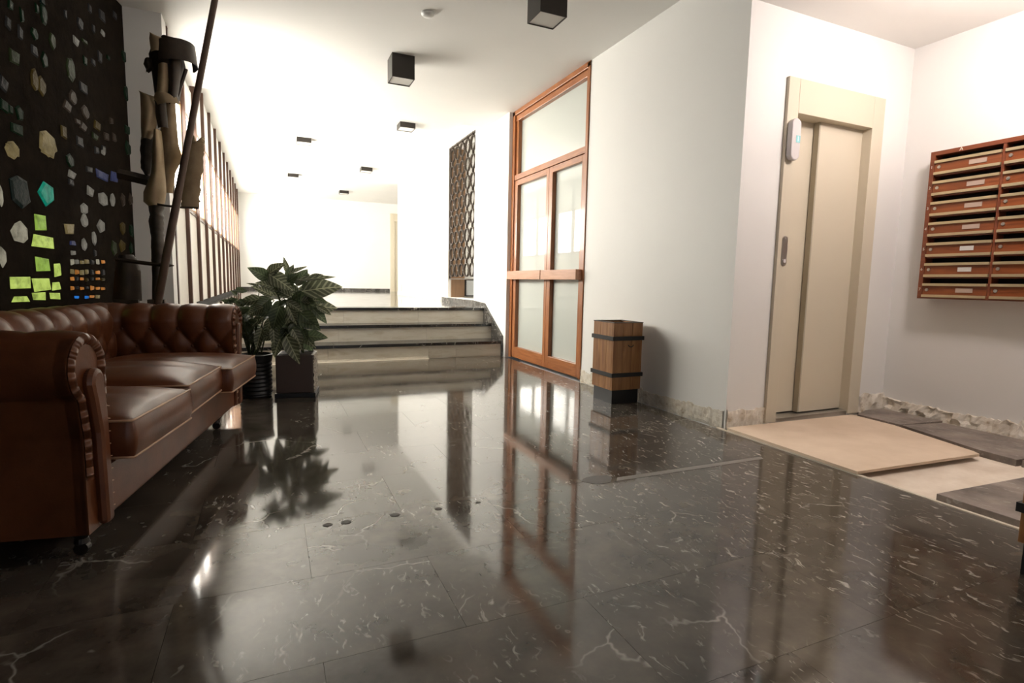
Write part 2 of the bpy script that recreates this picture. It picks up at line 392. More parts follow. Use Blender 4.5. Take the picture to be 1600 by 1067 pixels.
de = struct(empty('fill_door', (.2, YB-.06, 0)), 'added glowing doorway opposite the steps, unseen fill light')
M_fillpane = mat('bluish fill glow glass', (.5, .5, .5), .3, emit=(.80, .88, 1), estr=FILL_E)  # doorway and its bluish glow are added to brighten the lobby front
for x0, x1 in ((-1.36, -.03), (.03, 1.36)):
    MB().box(x0, x1, -.01, .01, .08, 2.22).build('pane', M_fillpane, de)
for q in ((-1.4, -1.36, 0, 2.3), (1.36, 1.4, 0, 2.3), (-.03, .03, 0, 2.3), (-1.36, -.03, 0, .08), (.03, 1.36, 0, .08), (-1.36, -.03, 2.22, 2.3), (.03, 1.36, 2.22, 2.3)):
    MB().box(q[0], q[1], -.04, .04, q[2], q[3]).build('frame_bar', M_wood_door, de)

def torn(name, p0, p1, nrm, h, seed, depth=.03, dz=.02):
    random.seed(seed); p0 = Vector(p0); p1 = Vector(p1); nrm = Vector(nrm); Lh = (p1-p0).length; n = max(8, int(Lh/.018)); nz = 7
    tops = []; cur = h
    for i in range(n+1):
        if random.random() < .22: cur = h + random.uniform(-dz, dz)
        tops.append(cur + random.uniform(-.005, .005))
    cell = {}
    def P(i, j):
        base = p0.lerp(p1, i/n)
        if j == 0: return base + Vector((0, 0, -.02)) + nrm*.0
        if j == nz: return base + Vector((0, 0, tops[i])) - nrm*.004
        f = (j-1)/(nz-2); kk = (i//3, j//2)
        d = cell.setdefault(kk, random.uniform(.15, 1))*depth*(1-.55*f) + random.uniform(0, .006)
        return base + nrm*d + Vector((0, 0, -.02 + (tops[i]+.02)*f + random.uniform(-.005, .005)))
    o = MB().grid(P, n+1, nz+1).build(name, M_plaster); return struct(o)
torn('trim_1', (XW, YE+.02, 0), (XW, 4.355, 0), (-1, 0, 0), .088, 1, .012, .014)['label'] = 'strip of torn plaster at the foot of the wall by the wooden bin'
torn('trim_2', (XW+.005, YE, 0), (2.99, YE, 0), (0, -1, 0), .108, 2, .014, .012)['label'] = 'torn plaster between the wall corner and the lift frame'
torn('trim_3', (3.93, YE, 0), (XM, YE, 0), (0, -1, 0), .115, 3, .04, .025)['label'] = 'torn plaster right of the lift frame'
torn('trim_4', (XM, YE, 0), (XM, .2, 0), (-1, 0, 0), .10, 4, .06, .022)['label'] = 'ragged torn plaster along the foot of the mailbox wall'

# ------------------------------------------------------------------ wooden double door (door_1)
d1 = struct(empty('door_1', (XW, 5.2, 0)), 'varnished wooden double door with milky glass and a glazed transom'); d1.rotation_euler = (0, 0, 0)
def dbox(name, m_, y0, y1, z0, z1, x0=-.0, x1=.10, parent=d1, bev=.003):
    return MB().box(x0, x1, y0-5.2, y1-5.2, z0, z1).build(name, m_, parent, bevel=bev)
dbox('frame_post', M_wood_door, 4.36, 4.405, 0, ZC-.005, -.012, .12)
dbox('frame_post', M_wood_door, 5.985, 6.05, 0, ZC-.005, -.012, .12)
dbox('head_rail', M_wood_door_h, 4.36, 6.05, ZC-.05, ZC, -.012, .12)
dbox('head_rail', M_wood_door_h, 4.405, 5.985, ZC-.115, ZC-.055, .004, .11)
dbox('transom_stop', M_wood_door, 5.93, 5.985, 2.14, ZC-.115, .012, .11)
dbox('transom_rail', M_wood_door_h, 4.405, 5.985, 2.085, 2.145, -.006, .11)
dbox('transom_pane', M_frost, 4.40, 5.95, 2.14, ZC-.10, .055, .065, bev=0)
for (a, b_) in ((4.41, 5.115), (5.12, 5.98)):
    lf = dbox('leaf', M_wood_door, a, a+.055, .006, 2.08, 0, .08)   # near stile carries the leaf
    dbox('stile', M_wood_door, b_-.075, b_, .006, 2.08, 0, .08, lf)
    dbox('top_rail', M_wood_door_h, a+.055, b_-.075, 2.02, 2.08, 0, .08, lf)
    dbox('bottom_rail', M_wood_door_h, a+.055, b_-.075, .006, .135, 0, .08, lf)
    dbox('pane', M_frost, a+.05, b_-.07, .13, 2.03, .045, .053, lf, 0)
    dbox('push_bar', M_wood_bar, a-.02 if a < 5 else a+.005, b_-.005 if a < 5 else b_+.02, .935, 1.032, -.075, .003, lf)
struct(MB().box(XW+.12, XW+.2, 4.30, 6.2, -.1, ZC).build('wall_behind_door', M_wall), 'wall closing the back of the wooden door')

# wall beside the stairs with the screened opening
ws = MB(); ws.box(XST, XST+.22, 6.05, 7.205, -.1, 3.2).box(XST, XST+.22, 7.205, 8.42, -.1, .645).box(XST, XST+.22, 7.205, 8.42, 2.96, 3.2).box(XST, XST+.22, 8.42, 8.72, -.1, 3.2)
struct(ws.build('wall_stairs', M_wall), 'white wall beside the steps with the screened opening')
wn = MB(); wn.box(XST+.62, XST+.70, 7.0, 8.7, .4, 3.2).box(XST+.22, XST+.66, 7.10, 7.195, .4, 3.2).box(XST+.22, XST+.66, 8.43, 8.55, .4, 3.2)
struct(wn.build('wall_recess', M_wall), 'white recess behind the iron screen')
MB_ = MB().box(XST+.05, XST+.27, 8.385, 8.4205, .646, 2.958)  # brown panel showing through the screen, set on the far reveal
struct(MB_.build('wood_panel', M_brown), 'brown wooden panel in the recess behind the iron screen')
fr = empty('framed_pane', (XST+.405, 8.428, .80), R_(90)); tag(fr, 'small grey pane in a dark frame low behind the iron screen', 'frame')
MB().box(-.02, 0, -.10, .10, -.12, .12).build('pane', M_mirror, fr)
for q in ((-.12, .12, .12, .14), (-.12, .12, -.14, -.12), (-.12, -.10, -.12, .12), (.10, .12, -.12, .12)):
    MB().box(-.03, .0, *q).build('frame_bar', M_band, fr)
struct(MB().box(XST-.012, XST, 7.2, 8.72, ZL, .64).build('baseboard_stairs', M_skirt), 'dark marble skirting below the iron screen')
# corridor right wall, far wall, far lift
struct(MB().box(2.78, 3.0, 8.72, 13.0, .4, 3.2).box(XST+.2, 3.0, 8.70, 8.74, .4, 3.2).build('wall_right_corridor', M_wall), 'white right wall of the corridor')
struct(MB().box(2.766, 2.78, 8.74, 13.0, ZL, .635).build('baseboard_right', M_riser), 'pale skirting along the right corridor wall')
struct(MB().box(-1.0, 4.4, YF, YF+.15, .4, 3.2).build('wall_far', M_wall), 'bright white wall closing the corridor')
struct(MB().box(4.3, 4.4, 8.7, YF, .4, 3.2).box(2.9, 4.4, 12.9, 13.0, .4, 3.2).build('wall_far_right', M_wall), 'white side wall at the far end of the corridor')
struct(MB().box(-.75, 3.28, YF-.014, YF, ZL, .64).build('baseboard_far', M_skirt), 'dark marble skirting on the far wall')
d3 = struct(empty('door_3', (3.72, YF, ZL)), 'far greige lift door at the corridor end')
MB().box(-.42, -.30, -.06, 0, 0, 2.3).build('frame_jamb', M_lift, d3); MB().box(.30, .42, -.06, 0, 0, 2.3).build('frame_jamb', M_lift, d3); MB().box(-.30, .30, -.06, 0, 2.08, 2.3).build('frame_head', M_lift, d3)
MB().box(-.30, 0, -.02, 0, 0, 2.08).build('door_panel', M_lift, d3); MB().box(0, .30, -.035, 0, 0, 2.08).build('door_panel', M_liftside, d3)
wb = tag(MB().box(2.745, 2.78, 12.55, 12.72, .66, .80).build('wall_box', M_grey, bevel=.006), 'small grey box low on the right corridor wall', 'box')

# ------------------------------------------------------------------ lift (door_2)
d2 = struct(empty('door_2', (3.455, YE, 0)), 'greige metal lift door with a wide frame')
def lb(name, m_, x0, x1, y0, y1, z0, z1, parent=d2, bev=.002): return MB().box(x0-3.455, x1-3.455, y0, y1, z0, z1).build(name, m_, parent, bevel=bev)
lb('frame_jamb', M_lift, 2.988, 3.083, -.022, .10, 0, 2.21)
lb('frame_jamb', M_lift, 3.808, 3.925, -.022, .10, 0, 2.21)
lb('frame_head', M_lift, 3.0845, 3.808, -.022, .10, 2.00, 2.21)
lb('door_panel', M_lift, 3.07, 3.43, .090, .110, .03, 2.02)
lb('door_panel', M_lift, 3.385, 3.83, .045, .085, .03, 2.02)
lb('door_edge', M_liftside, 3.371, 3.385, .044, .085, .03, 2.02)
lb('sill', M_steel, 3.083, 3.808, -.015, .13, -.02, .022)
lb('shaft_back', M_dark, 3.03, 3.86, .13, .14, 0, 2.08)
# floor indicator
ind = MB(); cap = []
for i in range(24):
    a = 2*math.pi*i/24; cap.append((3.035-3.455+.040*math.cos(a), 1.825+.088*(1 if math.sin(a) > 0 else -1)*(abs(math.sin(a)) > 1e-6)+.040*math.sin(a)))
ind.prism(cap, 'y', -.062, -.022); ind = ind.build('floor_indicator', M_grey, d2, bevel=.008)
MB().box(3.032-3.455, 3.066-3.455, -.0645, -.062, 1.805, 1.848).build('display', mat('green lit display', (.08, .10, .10), .2, emit=(.25, .5, .48), estr=.7), ind)
me = text_mesh('1', .04); me.materials.append(mat('display digit', (.1, .2, .2), .3, emit=(.55, 1, .9), estr=1.1))
inst('display_digit', me, ind, (3.047-3.455, -.0652, 1.8265), (R_(90), 0, 0))
cpz = MB(); cap = []
for i in range(24):
    a = 2*math.pi*i/24; cap.append((3.045-3.455+.024*math.cos(a), 1.135+.072*(1 if math.sin(a) > 0 else -1)*(abs(math.sin(a)) > 1e-6)+.024*math.sin(a)))
cpl = cpz.prism(cap, 'y', -.027, -.022).build('call_plate', M_steel, d2, bevel=.001)
def knob(name, m_, x, y, z, r, d, parent, axis='y'):
    b = MB(); p = [(r*math.cos(2*math.pi*i/16), r*math.sin(2*math.pi*i/16)) for i in range(16)]
    b.prism(p, axis, 0, d); return b.build(name, m_, parent, loc=(x, y, z), bevel=.001)
knob('call_button', M_grey, 3.045-3.455, -.027, 1.07, .013, -.006, cpl); knob('screw', M_grey, 3.045-3.455, -.027, 1.215, .006, -.002, cpl)

# loose boards and slabs on the landing
o = MB().prism([(2.60, 2.50), (3.74, 2.47), (3.72, 2.17), (3.55, 1.645), (3.52, 1.602), (2.585, 1.655)], 'z', 0, .014).build('hardboard_sheet', M_ply, loc=(0, 0, .004)); tag(o, 'tan hardboard sheet laid on the floor before the lift', 'board'); o.rotation_euler = (0, 0, 0)
for nm, pts, z0, lab in (
    ('marble_slab', [(3.78, 2.16), (4.13, 2.10), (4.13, 1.42), (3.60, 1.475), (3.62, 1.66)], -.022, 'loose dusty marble slab beside the torn plaster of the mailbox wall'),
    ('marble_slab', [(3.62, 1.46), (4.13, 1.405), (4.13, .75), (3.58, .80)], -.022, 'loose marble slab against the mailbox wall, farther from the lift'),
    ('marble_slab', [(2.632, 1.335), (3.42, 1.30), (3.40, .62), (2.632, .66)], -.018, 'loose thick marble slab at the edge of the polished floor'),
    ('marble_slab', [(3.78, 2.17), (4.18, 2.13), (4.17, 2.53), (3.98, 2.53), (3.80, 2.47)], -.022, 'dusty stone piece in the corner beside the lift frame')):
    tag(MB().prism(pts, 'z', z0, z0+.038).build(nm, M_marble_dull, bevel=.002), lab, 'slab')

# ------------------------------------------------------------------ mailboxes
mbx = empty('mailbox_cabinet', (4.10, 2.326, .845)); tag(mbx, 'wooden wall cabinet of brass-trimmed mailboxes by the lift', 'mailboxes')
CW, NC, FRW = .372, 3, .028; RH = .136; HT = .981; TW = FRW*2 + CW*NC + .016*(NC-1)
def mbox(name, m_, y0, y1, z0, z1, x0, x1, parent=mbx, bev=.001): return MB().box(x0, x1, -y1, -y0, z0, z1).build(name, m_, parent, bevel=bev)
mbox('case_back', M_dark, .01, TW-.01, .01, HT-.01, .085, .12, bev=0)
mbox('case_side', M_mailframe, 0, FRW, 0, HT, 0, .125); mbox('case_side', M_mailframe, TW-FRW, TW, 0, HT, 0, .125)
mbox('case_top', M_mailframe, FRW, TW-FRW, HT-.027, HT, 0, .125); mbox('case_bottom', M_mailframe, FRW, TW-FRW, 0, .027, 0, .125)
for c in range(NC-1): mbox('divider', M_mailframe, FRW+CW*(c+1)+.016*c, FRW+CW*(c+1)+.016*(c+1), .027, HT-.027, .004, .12)
door_me = MB().box(0, .012, -CW+.002, -.002, 0, .059).mesh('mailbox_door', M_mail)
strip_me = MB().box(-.012, .006, -CW+.002, -.002, 0, .017).mesh('brass_strip', M_brass)
bottom_me = MB().box(0, .09, -CW+.001, -.001, 0, .010).mesh('shelf', M_mailframe)
pl_me = MB().box(-.004, 0, -.095, 0, 0, .028).mesh('name_plate', mat('name plate card', (.50, .38, .31), .4))
pl2_me = MB().box(-.004, 0, -.075, 0, 0, .028).mesh('name_plate', mat('white name card', (.72, .70, .66), .4))
kb = MB(); kb.prism([(.010*math.cos(2*math.pi*i/14), .010*math.sin(2*math.pi*i/14)) for i in range(14)], 'x', -.006, 0); lock_me = kb.mesh('lock', M_steel)
M_let = mat('cream lettering', (.75, .70, .60), .5)
for rw in range(7):
    zt = HT - .027 - rw*RH      # top of this row
    for c in range(NC):
        y0 = FRW + c*(CW+.016); zb = zt - .128
        dr = inst('mailbox_door', door_me, mbx, (.004, -y0, zb+.018))
        inst('brass_strip', strip_me, dr, (0, 0, .059)); inst('brass_strip', strip_me, dr, (0, 0, -.017))
        inst('lock', lock_me, dr, (0, -.028, .032))
        inst('name_plate', pl2_me if (c == 0 and rw in (4, 5)) else pl_me, dr, (0, -.20, .017))
        inst('shelf', bottom_me, mbx, (.012, -y0, zb-.008))
    me = text_mesh(str(rw+1), .026); me.materials.append(M_let)
    inst('row_number', me, mbx, (-.0012, -.013, zt-.075), (R_(90), 0, R_(-90)))
me = text_mesh('A', .032); me.materials.append(M_let); inst('column_letter', me, mbx, (-.0012, -.178, HT-.013), (R_(90), 0, R_(-90)))

# ------------------------------------------------------------------ left: stained-glass wall
# local frame: s along the wall from its far end towards the camera, z up
WLen = 7.2
gw = empty('wall_left', GP, -GA); struct(gw, 'dark concrete wall set with chunks of coloured glass')
# local x = wall normal (into the room), local -y = towards the camera
MB().box(-.22, 0, -WLen, .05, 0, ZC).build('concrete', M_conc, gw)
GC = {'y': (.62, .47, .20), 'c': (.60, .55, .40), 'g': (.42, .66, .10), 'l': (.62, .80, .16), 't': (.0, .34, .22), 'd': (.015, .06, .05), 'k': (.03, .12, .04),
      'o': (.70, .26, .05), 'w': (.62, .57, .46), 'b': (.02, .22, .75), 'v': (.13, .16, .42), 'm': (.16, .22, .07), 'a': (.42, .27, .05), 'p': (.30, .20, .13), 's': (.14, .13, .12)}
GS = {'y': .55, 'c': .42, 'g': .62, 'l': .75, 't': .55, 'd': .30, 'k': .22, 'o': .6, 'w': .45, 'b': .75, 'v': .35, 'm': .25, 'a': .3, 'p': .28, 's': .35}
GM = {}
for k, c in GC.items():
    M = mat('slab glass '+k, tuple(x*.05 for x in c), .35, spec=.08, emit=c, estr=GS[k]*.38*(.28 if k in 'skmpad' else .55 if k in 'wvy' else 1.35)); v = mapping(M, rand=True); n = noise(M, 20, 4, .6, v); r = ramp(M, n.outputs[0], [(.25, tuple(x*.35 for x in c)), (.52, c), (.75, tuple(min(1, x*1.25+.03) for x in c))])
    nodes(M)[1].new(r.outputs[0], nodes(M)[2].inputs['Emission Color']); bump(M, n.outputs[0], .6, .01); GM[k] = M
# (crop, cx, cy, w, h, rot deg, colour) ; crop 1: /4.445 from (0,0); crop 2: /4.268 from (0,230)
G = []
for t in ((65,30,30,70,8,'k'),(50,160,40,80,15,'s'),(145,105,20,90,0,'k'),(135,225,30,80,10,'s'),(235,235,42,90,20,'k'),(250,60,20,60,0,'k'),(300,100,40,140,-12,'k'),(290,10,30,40,0,'d'),(232,350,50,60,0,'s'),(360,285,40,105,5,'m'),(90,390,80,85,0,'m'),(305,420,42,110,12,'k'),
          (235,550,46,160,10,'a'),(285,595,58,130,0,'a'),(20,580,50,90,30,'s'),(25,735,55,75,10,'k'),(65,755,25,60,0,'k'),(130,785,50,95,30,'k'),(112,895,75,80,0,'k'),(330,995,120,160,0,'y'),(78,1040,90,110,0,'y'),
          (553,165,42,80,15,'s'),(525,285,40,55,25,'w'),(585,290,36,24,0,'m'),(450,100,14,60,0,'s'),(490,480,58,165,-4,'m'),(575,610,60,65,0,'s'),(503,680,52,95,25,'p'),(460,735,50,75,30,'p'),(590,780,52,90,28,'p'),(575,880,48,55,25,'p'),(535,845,32,40,0,'p'),(440,915,40,80,0,'a'),(552,985,52,66,0,'s'),(655,945,36,42,20,'m'),(670,870,40,60,30,'a'),(735,945,32,50,0,'p'),(715,1035,28,60,-10,'s'),
          (705,110,40,60,0,'s'),(795,110,20,50,10,'s'),(710,230,22,36,25,'w'),(690,395,24,66,10,'s'),(643,430,26,45,15,'s'),(585,420,22,60,0,'k'),(645,200,16,60,0,'s'),(868,400,44,80,0,'k'),(878,650,42,100,0,'k'),(882,900,36,56,0,'k'),(888,1030,44,100,5,'k'),(768,840,26,40,0,'p'),(620,60,20,60,0,'s'),(748,400,20,30,0,'k'),(790,955,30,50,0,'p')):
    G.append((1,)+t)
for t in ((78,20,85,60,0,'y'),(318,20,110,70,15,'y'),(130,290,125,210,-8,'d'),(305,305,100,155,0,'t'),(268,500,88,98,0,'g'),(285,632,135,92,4,'l'),(130,565,110,130,0,'c'),(280,785,112,92,3,'g'),(378,820,44,88,0,'l'),(130,902,125,84,2,'l'),(272,915,105,86,0,'l'),(262,993,88,52,0,'l'),(372,930,58,58,0,'l'),(366,992,66,50,0,'l'),(135,1015,118,42,3,'l'),(12,735,44,130,0,'c'),(0,330,20,130,0,'c'),
          (465,90,50,80,10,'k'),(475,180,45,55,30,'w'),(470,235,34,40,0,'s'),(590,148,45,40,0,'s'),(680,188,80,62,8,'v'),(760,200,48,65,8,'v'),(600,292,42,62,20,'w'),(685,345,58,95,10,'w'),(748,352,30,85,0,'w'),(818,350,30,90,0,'p'),(868,350,26,80,0,'p'),(558,410,48,76,0,'w'),(560,490,40,90,12,'w'),(460,542,66,70,0,'y'),(670,525,54,92,8,'w'),(625,605,24,88,0,'w'),(480,640,34,36,0,'v'),(558,652,32,80,0,'w'),(484,702,28,34,0,'w'),(630,706,18,40,0,'s'),(816,540,34,80,0,'a'),(874,555,28,80,0,'k'),(758,672,36,100,0,'m'),(814,662,38,82,0,'a'),(872,672,24,80,0,'k'),(640,20,30,50,0,'s'),(685,20,25,50,15,'w')):
    G.append((2,)+t)
random.seed(11)
cols = (478, 508, 543, 575, 610, 648, 683)
for row, (yy, cs) in enumerate(((765, 'cwyyscoo'), (832, 'yoyysoss'), (880, 'osoasoas'), (940, 'ososoooo'), (998, '.b.boy..'))):
    for i, xx in enumerate(cols):
        ch = cs[i] if i < len(cs) else '.'
        if ch == '.': continue
        G.append((2, xx, yy+random.uniform(-3, 3), 20 + random.uniform(-4, 3), 33 + random.uniform(-7, 5) - (10 if row > 1 else 0), random.uniform(-5, 5), ch))
ginv = gw.matrix_basis.inverted()
gm_inv = (Matrix.Translation(GP) @ Matrix.Rotation(-GA, 4, 'Z')).inverted()
for (cpn, cx, cy_, w_, h_, rot, ch) in G:
    sc_, oy = (4.445, 0) if cpn == 1 else (4.268, 230)
    X_, Y_ = cx/sc_, cy_/sc_+oy
    q = gm_inv @ on_plane(X_, Y_, GP, GN)
    qa = gm_inv @ on_plane(X_+w_/sc_/2, Y_, GP, GN); qb = gm_inv @ on_plane(X_, Y_+h_/sc_/2, GP, GN)
    hw = abs(qa.y-q.y); hh = abs(qb.z-q.z)
    nn = random.choice((5, 6, 7)) if hh > .035 and ch not in 'lgo' else 4
    pts = []
    for i in range(nn):
        a = 2*math.pi*(i+.5)/nn + random.uniform(-.22, .22); rr = random.uniform(.88, 1.12)*(1.30 if nn == 4 else 1.06)
        x_, z_ = hw*rr*math.cos(a), hh*rr*math.sin(a); tt = R_(-rot)*.6
        pts.append((q.y + x_*math.cos(tt) - z_*math.sin(tt)*(hw/hh), q.z + z_*math.cos(tt) + x_*math.sin(tt)*(hh/hw)))
    # chipped face: outer polygon and a slightly smaller, prouder one
    b = MB(); n_ = len(pts); cyy = sum(p[0] for p in pts)/n_; czz = sum(p[1] for p in pts)/n_
    b.v = [(-.01, p[0], p[1]) for p in pts] + [(.004, p[0], p[1]) for p in pts] + [(.009, cyy+(p[0]-cyy)*.8, czz+(p[1]-czz)*.8) for p in pts]
    b.f = [tuple(range(n_))] + [tuple(range(2*n_, 3*n_))] + [(k_*n_+i, k_*n_+(i+1) % n_, (k_+1)*n_+(i+1) % n_, (k_+1)*n_+i) for k_ in (0, 1) for i in range(n_)]
    b.build('glass_chunk', GM[ch], gw)

# pillar and the slatted left corridor wall
struct(MB().box(-1.25, XP-.005, 5.08, 5.27, 0, ZC).build('wall_pillar', M_wall), 'white pillar between the glass wall and the slatted wall')
ZB, ZT = 1.57, 2.53
wlc = struct(MB().box(-1.12, -.80, 5.27, YF, -.1, ZB-.06).box(-1.12, -.80, 5.27, YF, ZT+.06, 3.2).build('wall_left_corridor', M_wall), 'slatted left wall with tall dark wooden posts, cream panels and high windows')
SP = .88; posts = [5.33 + SP*i for i in range(13)]
for i, y in enumerate(posts):
    top = ZC if y < 6.78 else ZK
    z0 = 0 if y < 6.0 else (HZ[0] if y < 6.4 else ZL+.06)
    MB().box(XP-.05, XP, y-.024, y+.024, z0, top).build('post', M_wood_post, wlc, bevel=.003)
    if i < len(posts)-1:
        a, b_ = y+.024, y+SP-.024
        MB().box(-.80, -.734, a, b_, z0, ZB-.03).build('panel', M_panel, wlc)
        MB().box(-.79, -.724, a, b_, ZB-.03, ZB).build('rail', M_wood_post, wlc)
        wd = struct(empty('window_%d' % (i+1), (-.742, (a+b_)/2, ZB)), 'bright frosted window between the wooden posts'); hw = (b_-a)/2; hh = ZT-ZB
        MB().box(-.02, -.006, -hw, hw, 0, hh).build('pane', M_win, wd)
        for q in ((-hw, -hw+.035, 0, hh), (hw-.035, hw, 0, hh), (-hw+.035, hw-.035, 0, .035), (-hw+.035, hw-.035, hh-.035, hh)):
            MB().box(-.03, .010, *q).build('frame_bar', M_wood_win, wd)
        MB().box(-.80, -.736, a, b_, ZT, ZC if y < 6.78 else ZK).build('upper_panel', M_wall, wlc)
MB().box(-.80, -.728, 6.78, posts[-1], ZL, ZL+.06).build('plinth', M_dark, wlc)

# ------------------------------------------------------------------ ceiling lamps, detector
def lamp(x, y, z, s, h, lab, diff, group):
    e = empty('ceiling_lamp', (x, y, z)); tag(e, lab, 'lamp', group)
    t = .006
    MB().box(-s/2, s/2, -s/2, -s/2+t, -h, 0).box(-s/2, s/2, s/2-t, s/2, -h, 0).box(-s/2, -s/2+t, -s/2+t, s/2-t, -h, 0).box(s/2-t, s/2, -s/2+t, s/2-t, -h, 0).box(-s/2+t, s/2-t, -s/2+t, s/2-t, -.02, -.001).build('housing', M_lamp, e)
    MB().box(-s/2+t, s/2-t, -s/2+t, s/2-t, -h+.006, -h+.014).build('diffuser', diff, e)
lamp(1.12, 5.09, ZC, .2, .2, 'dark cube ceiling lamp nearer the steps, casting a shadow on the ceiling', M_diff, 'dark cube lamps on the lobby ceiling')
lamp(1.764, 3.495, ZC, .2, .2, 'dark cube ceiling lamp above the wooden bin side of the lobby', M_diff, 'dark cube lamps on the lobby ceiling')
k3 = (ZK-CAM_H)/(2.87-CAM_H)
for i, (x, y) in enumerate(((1.63, 7.02), (.487, 8.44), (1.61, 10.07), (.45, 11.38), (1.566, 12.91))):
    lamp(x*k3, y*k3+.11, ZK, .22, .075, ['flat square lamp on the corridor ceiling nearest the iron screen', 'flat square corridor lamp on the window side, nearer the steps', 'flat square corridor lamp on the screen side, second from the steps', 'flat square corridor lamp on the window side, farther from the steps', 'flat square corridor lamp closest to the far wall'][i], M_corrdiff, 'flat square lamps on the corridor ceiling')
b = MB(); b.lathe([(0, -.03), (.03, -.03), (.045, -.018), (.05, 0), (0, 0)], 20); tag(b.build('smoke_detector', M_white, smooth=True, loc=(1.116, 4.17, ZC)), 'small round white detector on the lobby ceiling', 'detector')
nk = empty('nook_lamp', (3.35, 1.45, ZN)); tag(nk, 'round opal globe lamp under the low ceiling before the lift', 'lamp')
b = MB(); b.lathe([(.115*math.sin(math.pi*i/14)+.0001, -.23-.115*math.cos(math.pi*i/14)) for i in range(15)], 28); b.build('opal_globe', M_nook, nk, smooth=True)
MB().tube([(0, 0, -.12), (0, 0, -.01)], .012, 8).build('rod', M_steel, nk)
b = MB(); b.lathe([(.06, 0), (.06, -.014), (0, -.014)], 28); b.build('base', M_white, nk)

# ------------------------------------------------------------------ iron screen
scn = empty('iron_screen', (XST+.005, 7.815, .93)); tag(scn, 'tall dark iron screen of linked rings in the wall beside the steps', 'screen')
SW, SH, NR, NCc = 1.19, 2.02, 8, 5; DP = .032
def sbox(name, y0, y1, z0, z1, x0=0, x1=DP): return MB().box(x0, x1, y0, y1, z0, z1).build(name, M_iron, scn)
for q in ((-SW/2, -SW/2+.012, 0, SH), (SW/2-.012, SW/2, 0, SH), (-SW/2, SW/2, 0, .012), (-SW/2, SW/2, SH-.012, SH)): sbox('frame_bar', *q)
rb = MB(); ch_, cw_ = (SH-.024)/NR, (SW-.024)/NCc; ry, rz = cw_*.44, ch_*.40; n_ = 28
for k in range(n_):
    a = 2*math.pi*k/n_; ca, sa = math.cos(a), math.sin(a); wv = 1
    rb.v += [(0, ry*ca*wv, rz*sa*wv), (DP, ry*ca*wv, rz*sa*wv), (DP, (ry-.009)*ca*wv, (rz-.009)*sa*wv), (0, (ry-.009)*ca*wv, (rz-.009)*sa*wv)]
for k in range(n_):
    k2 = (k+1) % n_
    for j in range(4): rb.f.append((k*4+j, k2*4+j, k2*4+(j+1) % 4, k*4+(j+1) % 4))
ring_me = rb.mesh('ring', M_iron)
vb_me = MB().box(0, DP, -.005, .005, -(ch_/2-rz), ch_/2-rz).mesh('vertical_link', M_iron)
hb_me = MB().box(-.004, DP, -(cw_/2-ry)-.02, (cw_/2-ry)+.02, -.005, .005).mesh('cross_link', M_iron)
for i in range(NCc):
    for j in range(NR):
        yc = -SW/2+.012+cw_*(i+.5); zc = .012+ch_*(j+.5)
        inst('ring', ring_me, scn, (0, yc, zc))
        inst('vertical_link', vb_me, scn, (0, yc, zc+ch_/2))
        if i < NCc-1: inst('cross_link', hb_me, scn, (0, yc+cw_/2, zc))

# ------------------------------------------------------------------ wooden bins
def bin_(loc, lab):
    e = empty('waste_bin', loc); tag(e, lab, 'bin', 'wooden waste bins')
    W, D, z0, z1, t = .262, .275, .105, .612, .016
    MB().box(.012, W-.012, .012, D-.012, 0, z0+.01).build('base', M_black, e)
    MB().box(t, W-t, t, D-t, z0+.01, z0+.02).build('liner', M_dark, e)
    for k in range(3):   # planks of the four sides
        for (a0, a1, horiz) in ((0, W, True), (0, D, False)):
            cut = [0, .33, .64, 1.0]
            p0 = a0 + (a1-a0)*cut[k]; p1 = a0 + (a1-a0)*cut[k+1]
            if horiz:
                for (y0, y1) in ((0, t), (D-t, D)):
                    MB().box(p0+.0008, p1-.0008, y0, y1, z0, z1).build('plank', M_plank, e, bevel=.0015)
            else:
                q0, q1 = max(p0, t), min(p1, D-t)
                for (x0, x1) in ((0, t), (W-t, W)):
                    MB().box(x0, x1, q0+.0008, q1-.0008, z0, z1).build('plank', M_plank, e, bevel=.0015)
    MB().box(-.002, W+.002, -.002, t+.002, z1, z1+.006).box(-.002, W+.002, D-t-.002, D+.002, z1, z1+.006).box(-.002, t+.002, t+.002, D-t-.002, z1, z1+.006).box(W-t-.002, W+.002, t+.002, D-t-.002, z1, z1+.006).build('rim', M_iron, e)
    for zb in (.205, .482):
        b = MB(); g = .010
        b.box(-g, W+g, -g, 0, zb, zb+.030).box(-g, W+g, D, D+g, zb, zb+.030).box(-g, 0, 0, D, zb, zb+.030).box(W, W+g, 0, D, zb, zb+.030)
        b.build('band', M_band, e)
    MB().tube([(W*.58+.022*math.cos(a), -.004-.006, .455+.016*math.sin(a)-.006) for a in [math.pi+i*math.pi/8 for i in range(9)]], .0035, 6).build('handle', M_band, e)
    b = MB(); b.box(.03, .05, .02, .04, 0, .01); 
    return e
bin_((2.320, 3.365, 0), 'wooden plank bin with black bands against the white wall by the double door')
bin_((2.165, .585, 0), 'wooden plank bin with black bands beside the thick loose marble slab')

# ------------------------------------------------------------------ sofa (local x = along the sofa away from the camera, local y = towards the back)
SO = Vector((-.524, 2.069, 0)); sofa = empty('sofa', SO, R_(80)); tag(sofa, 'brown buttoned leather chesterfield sofa along the glass wall', 'sofa')
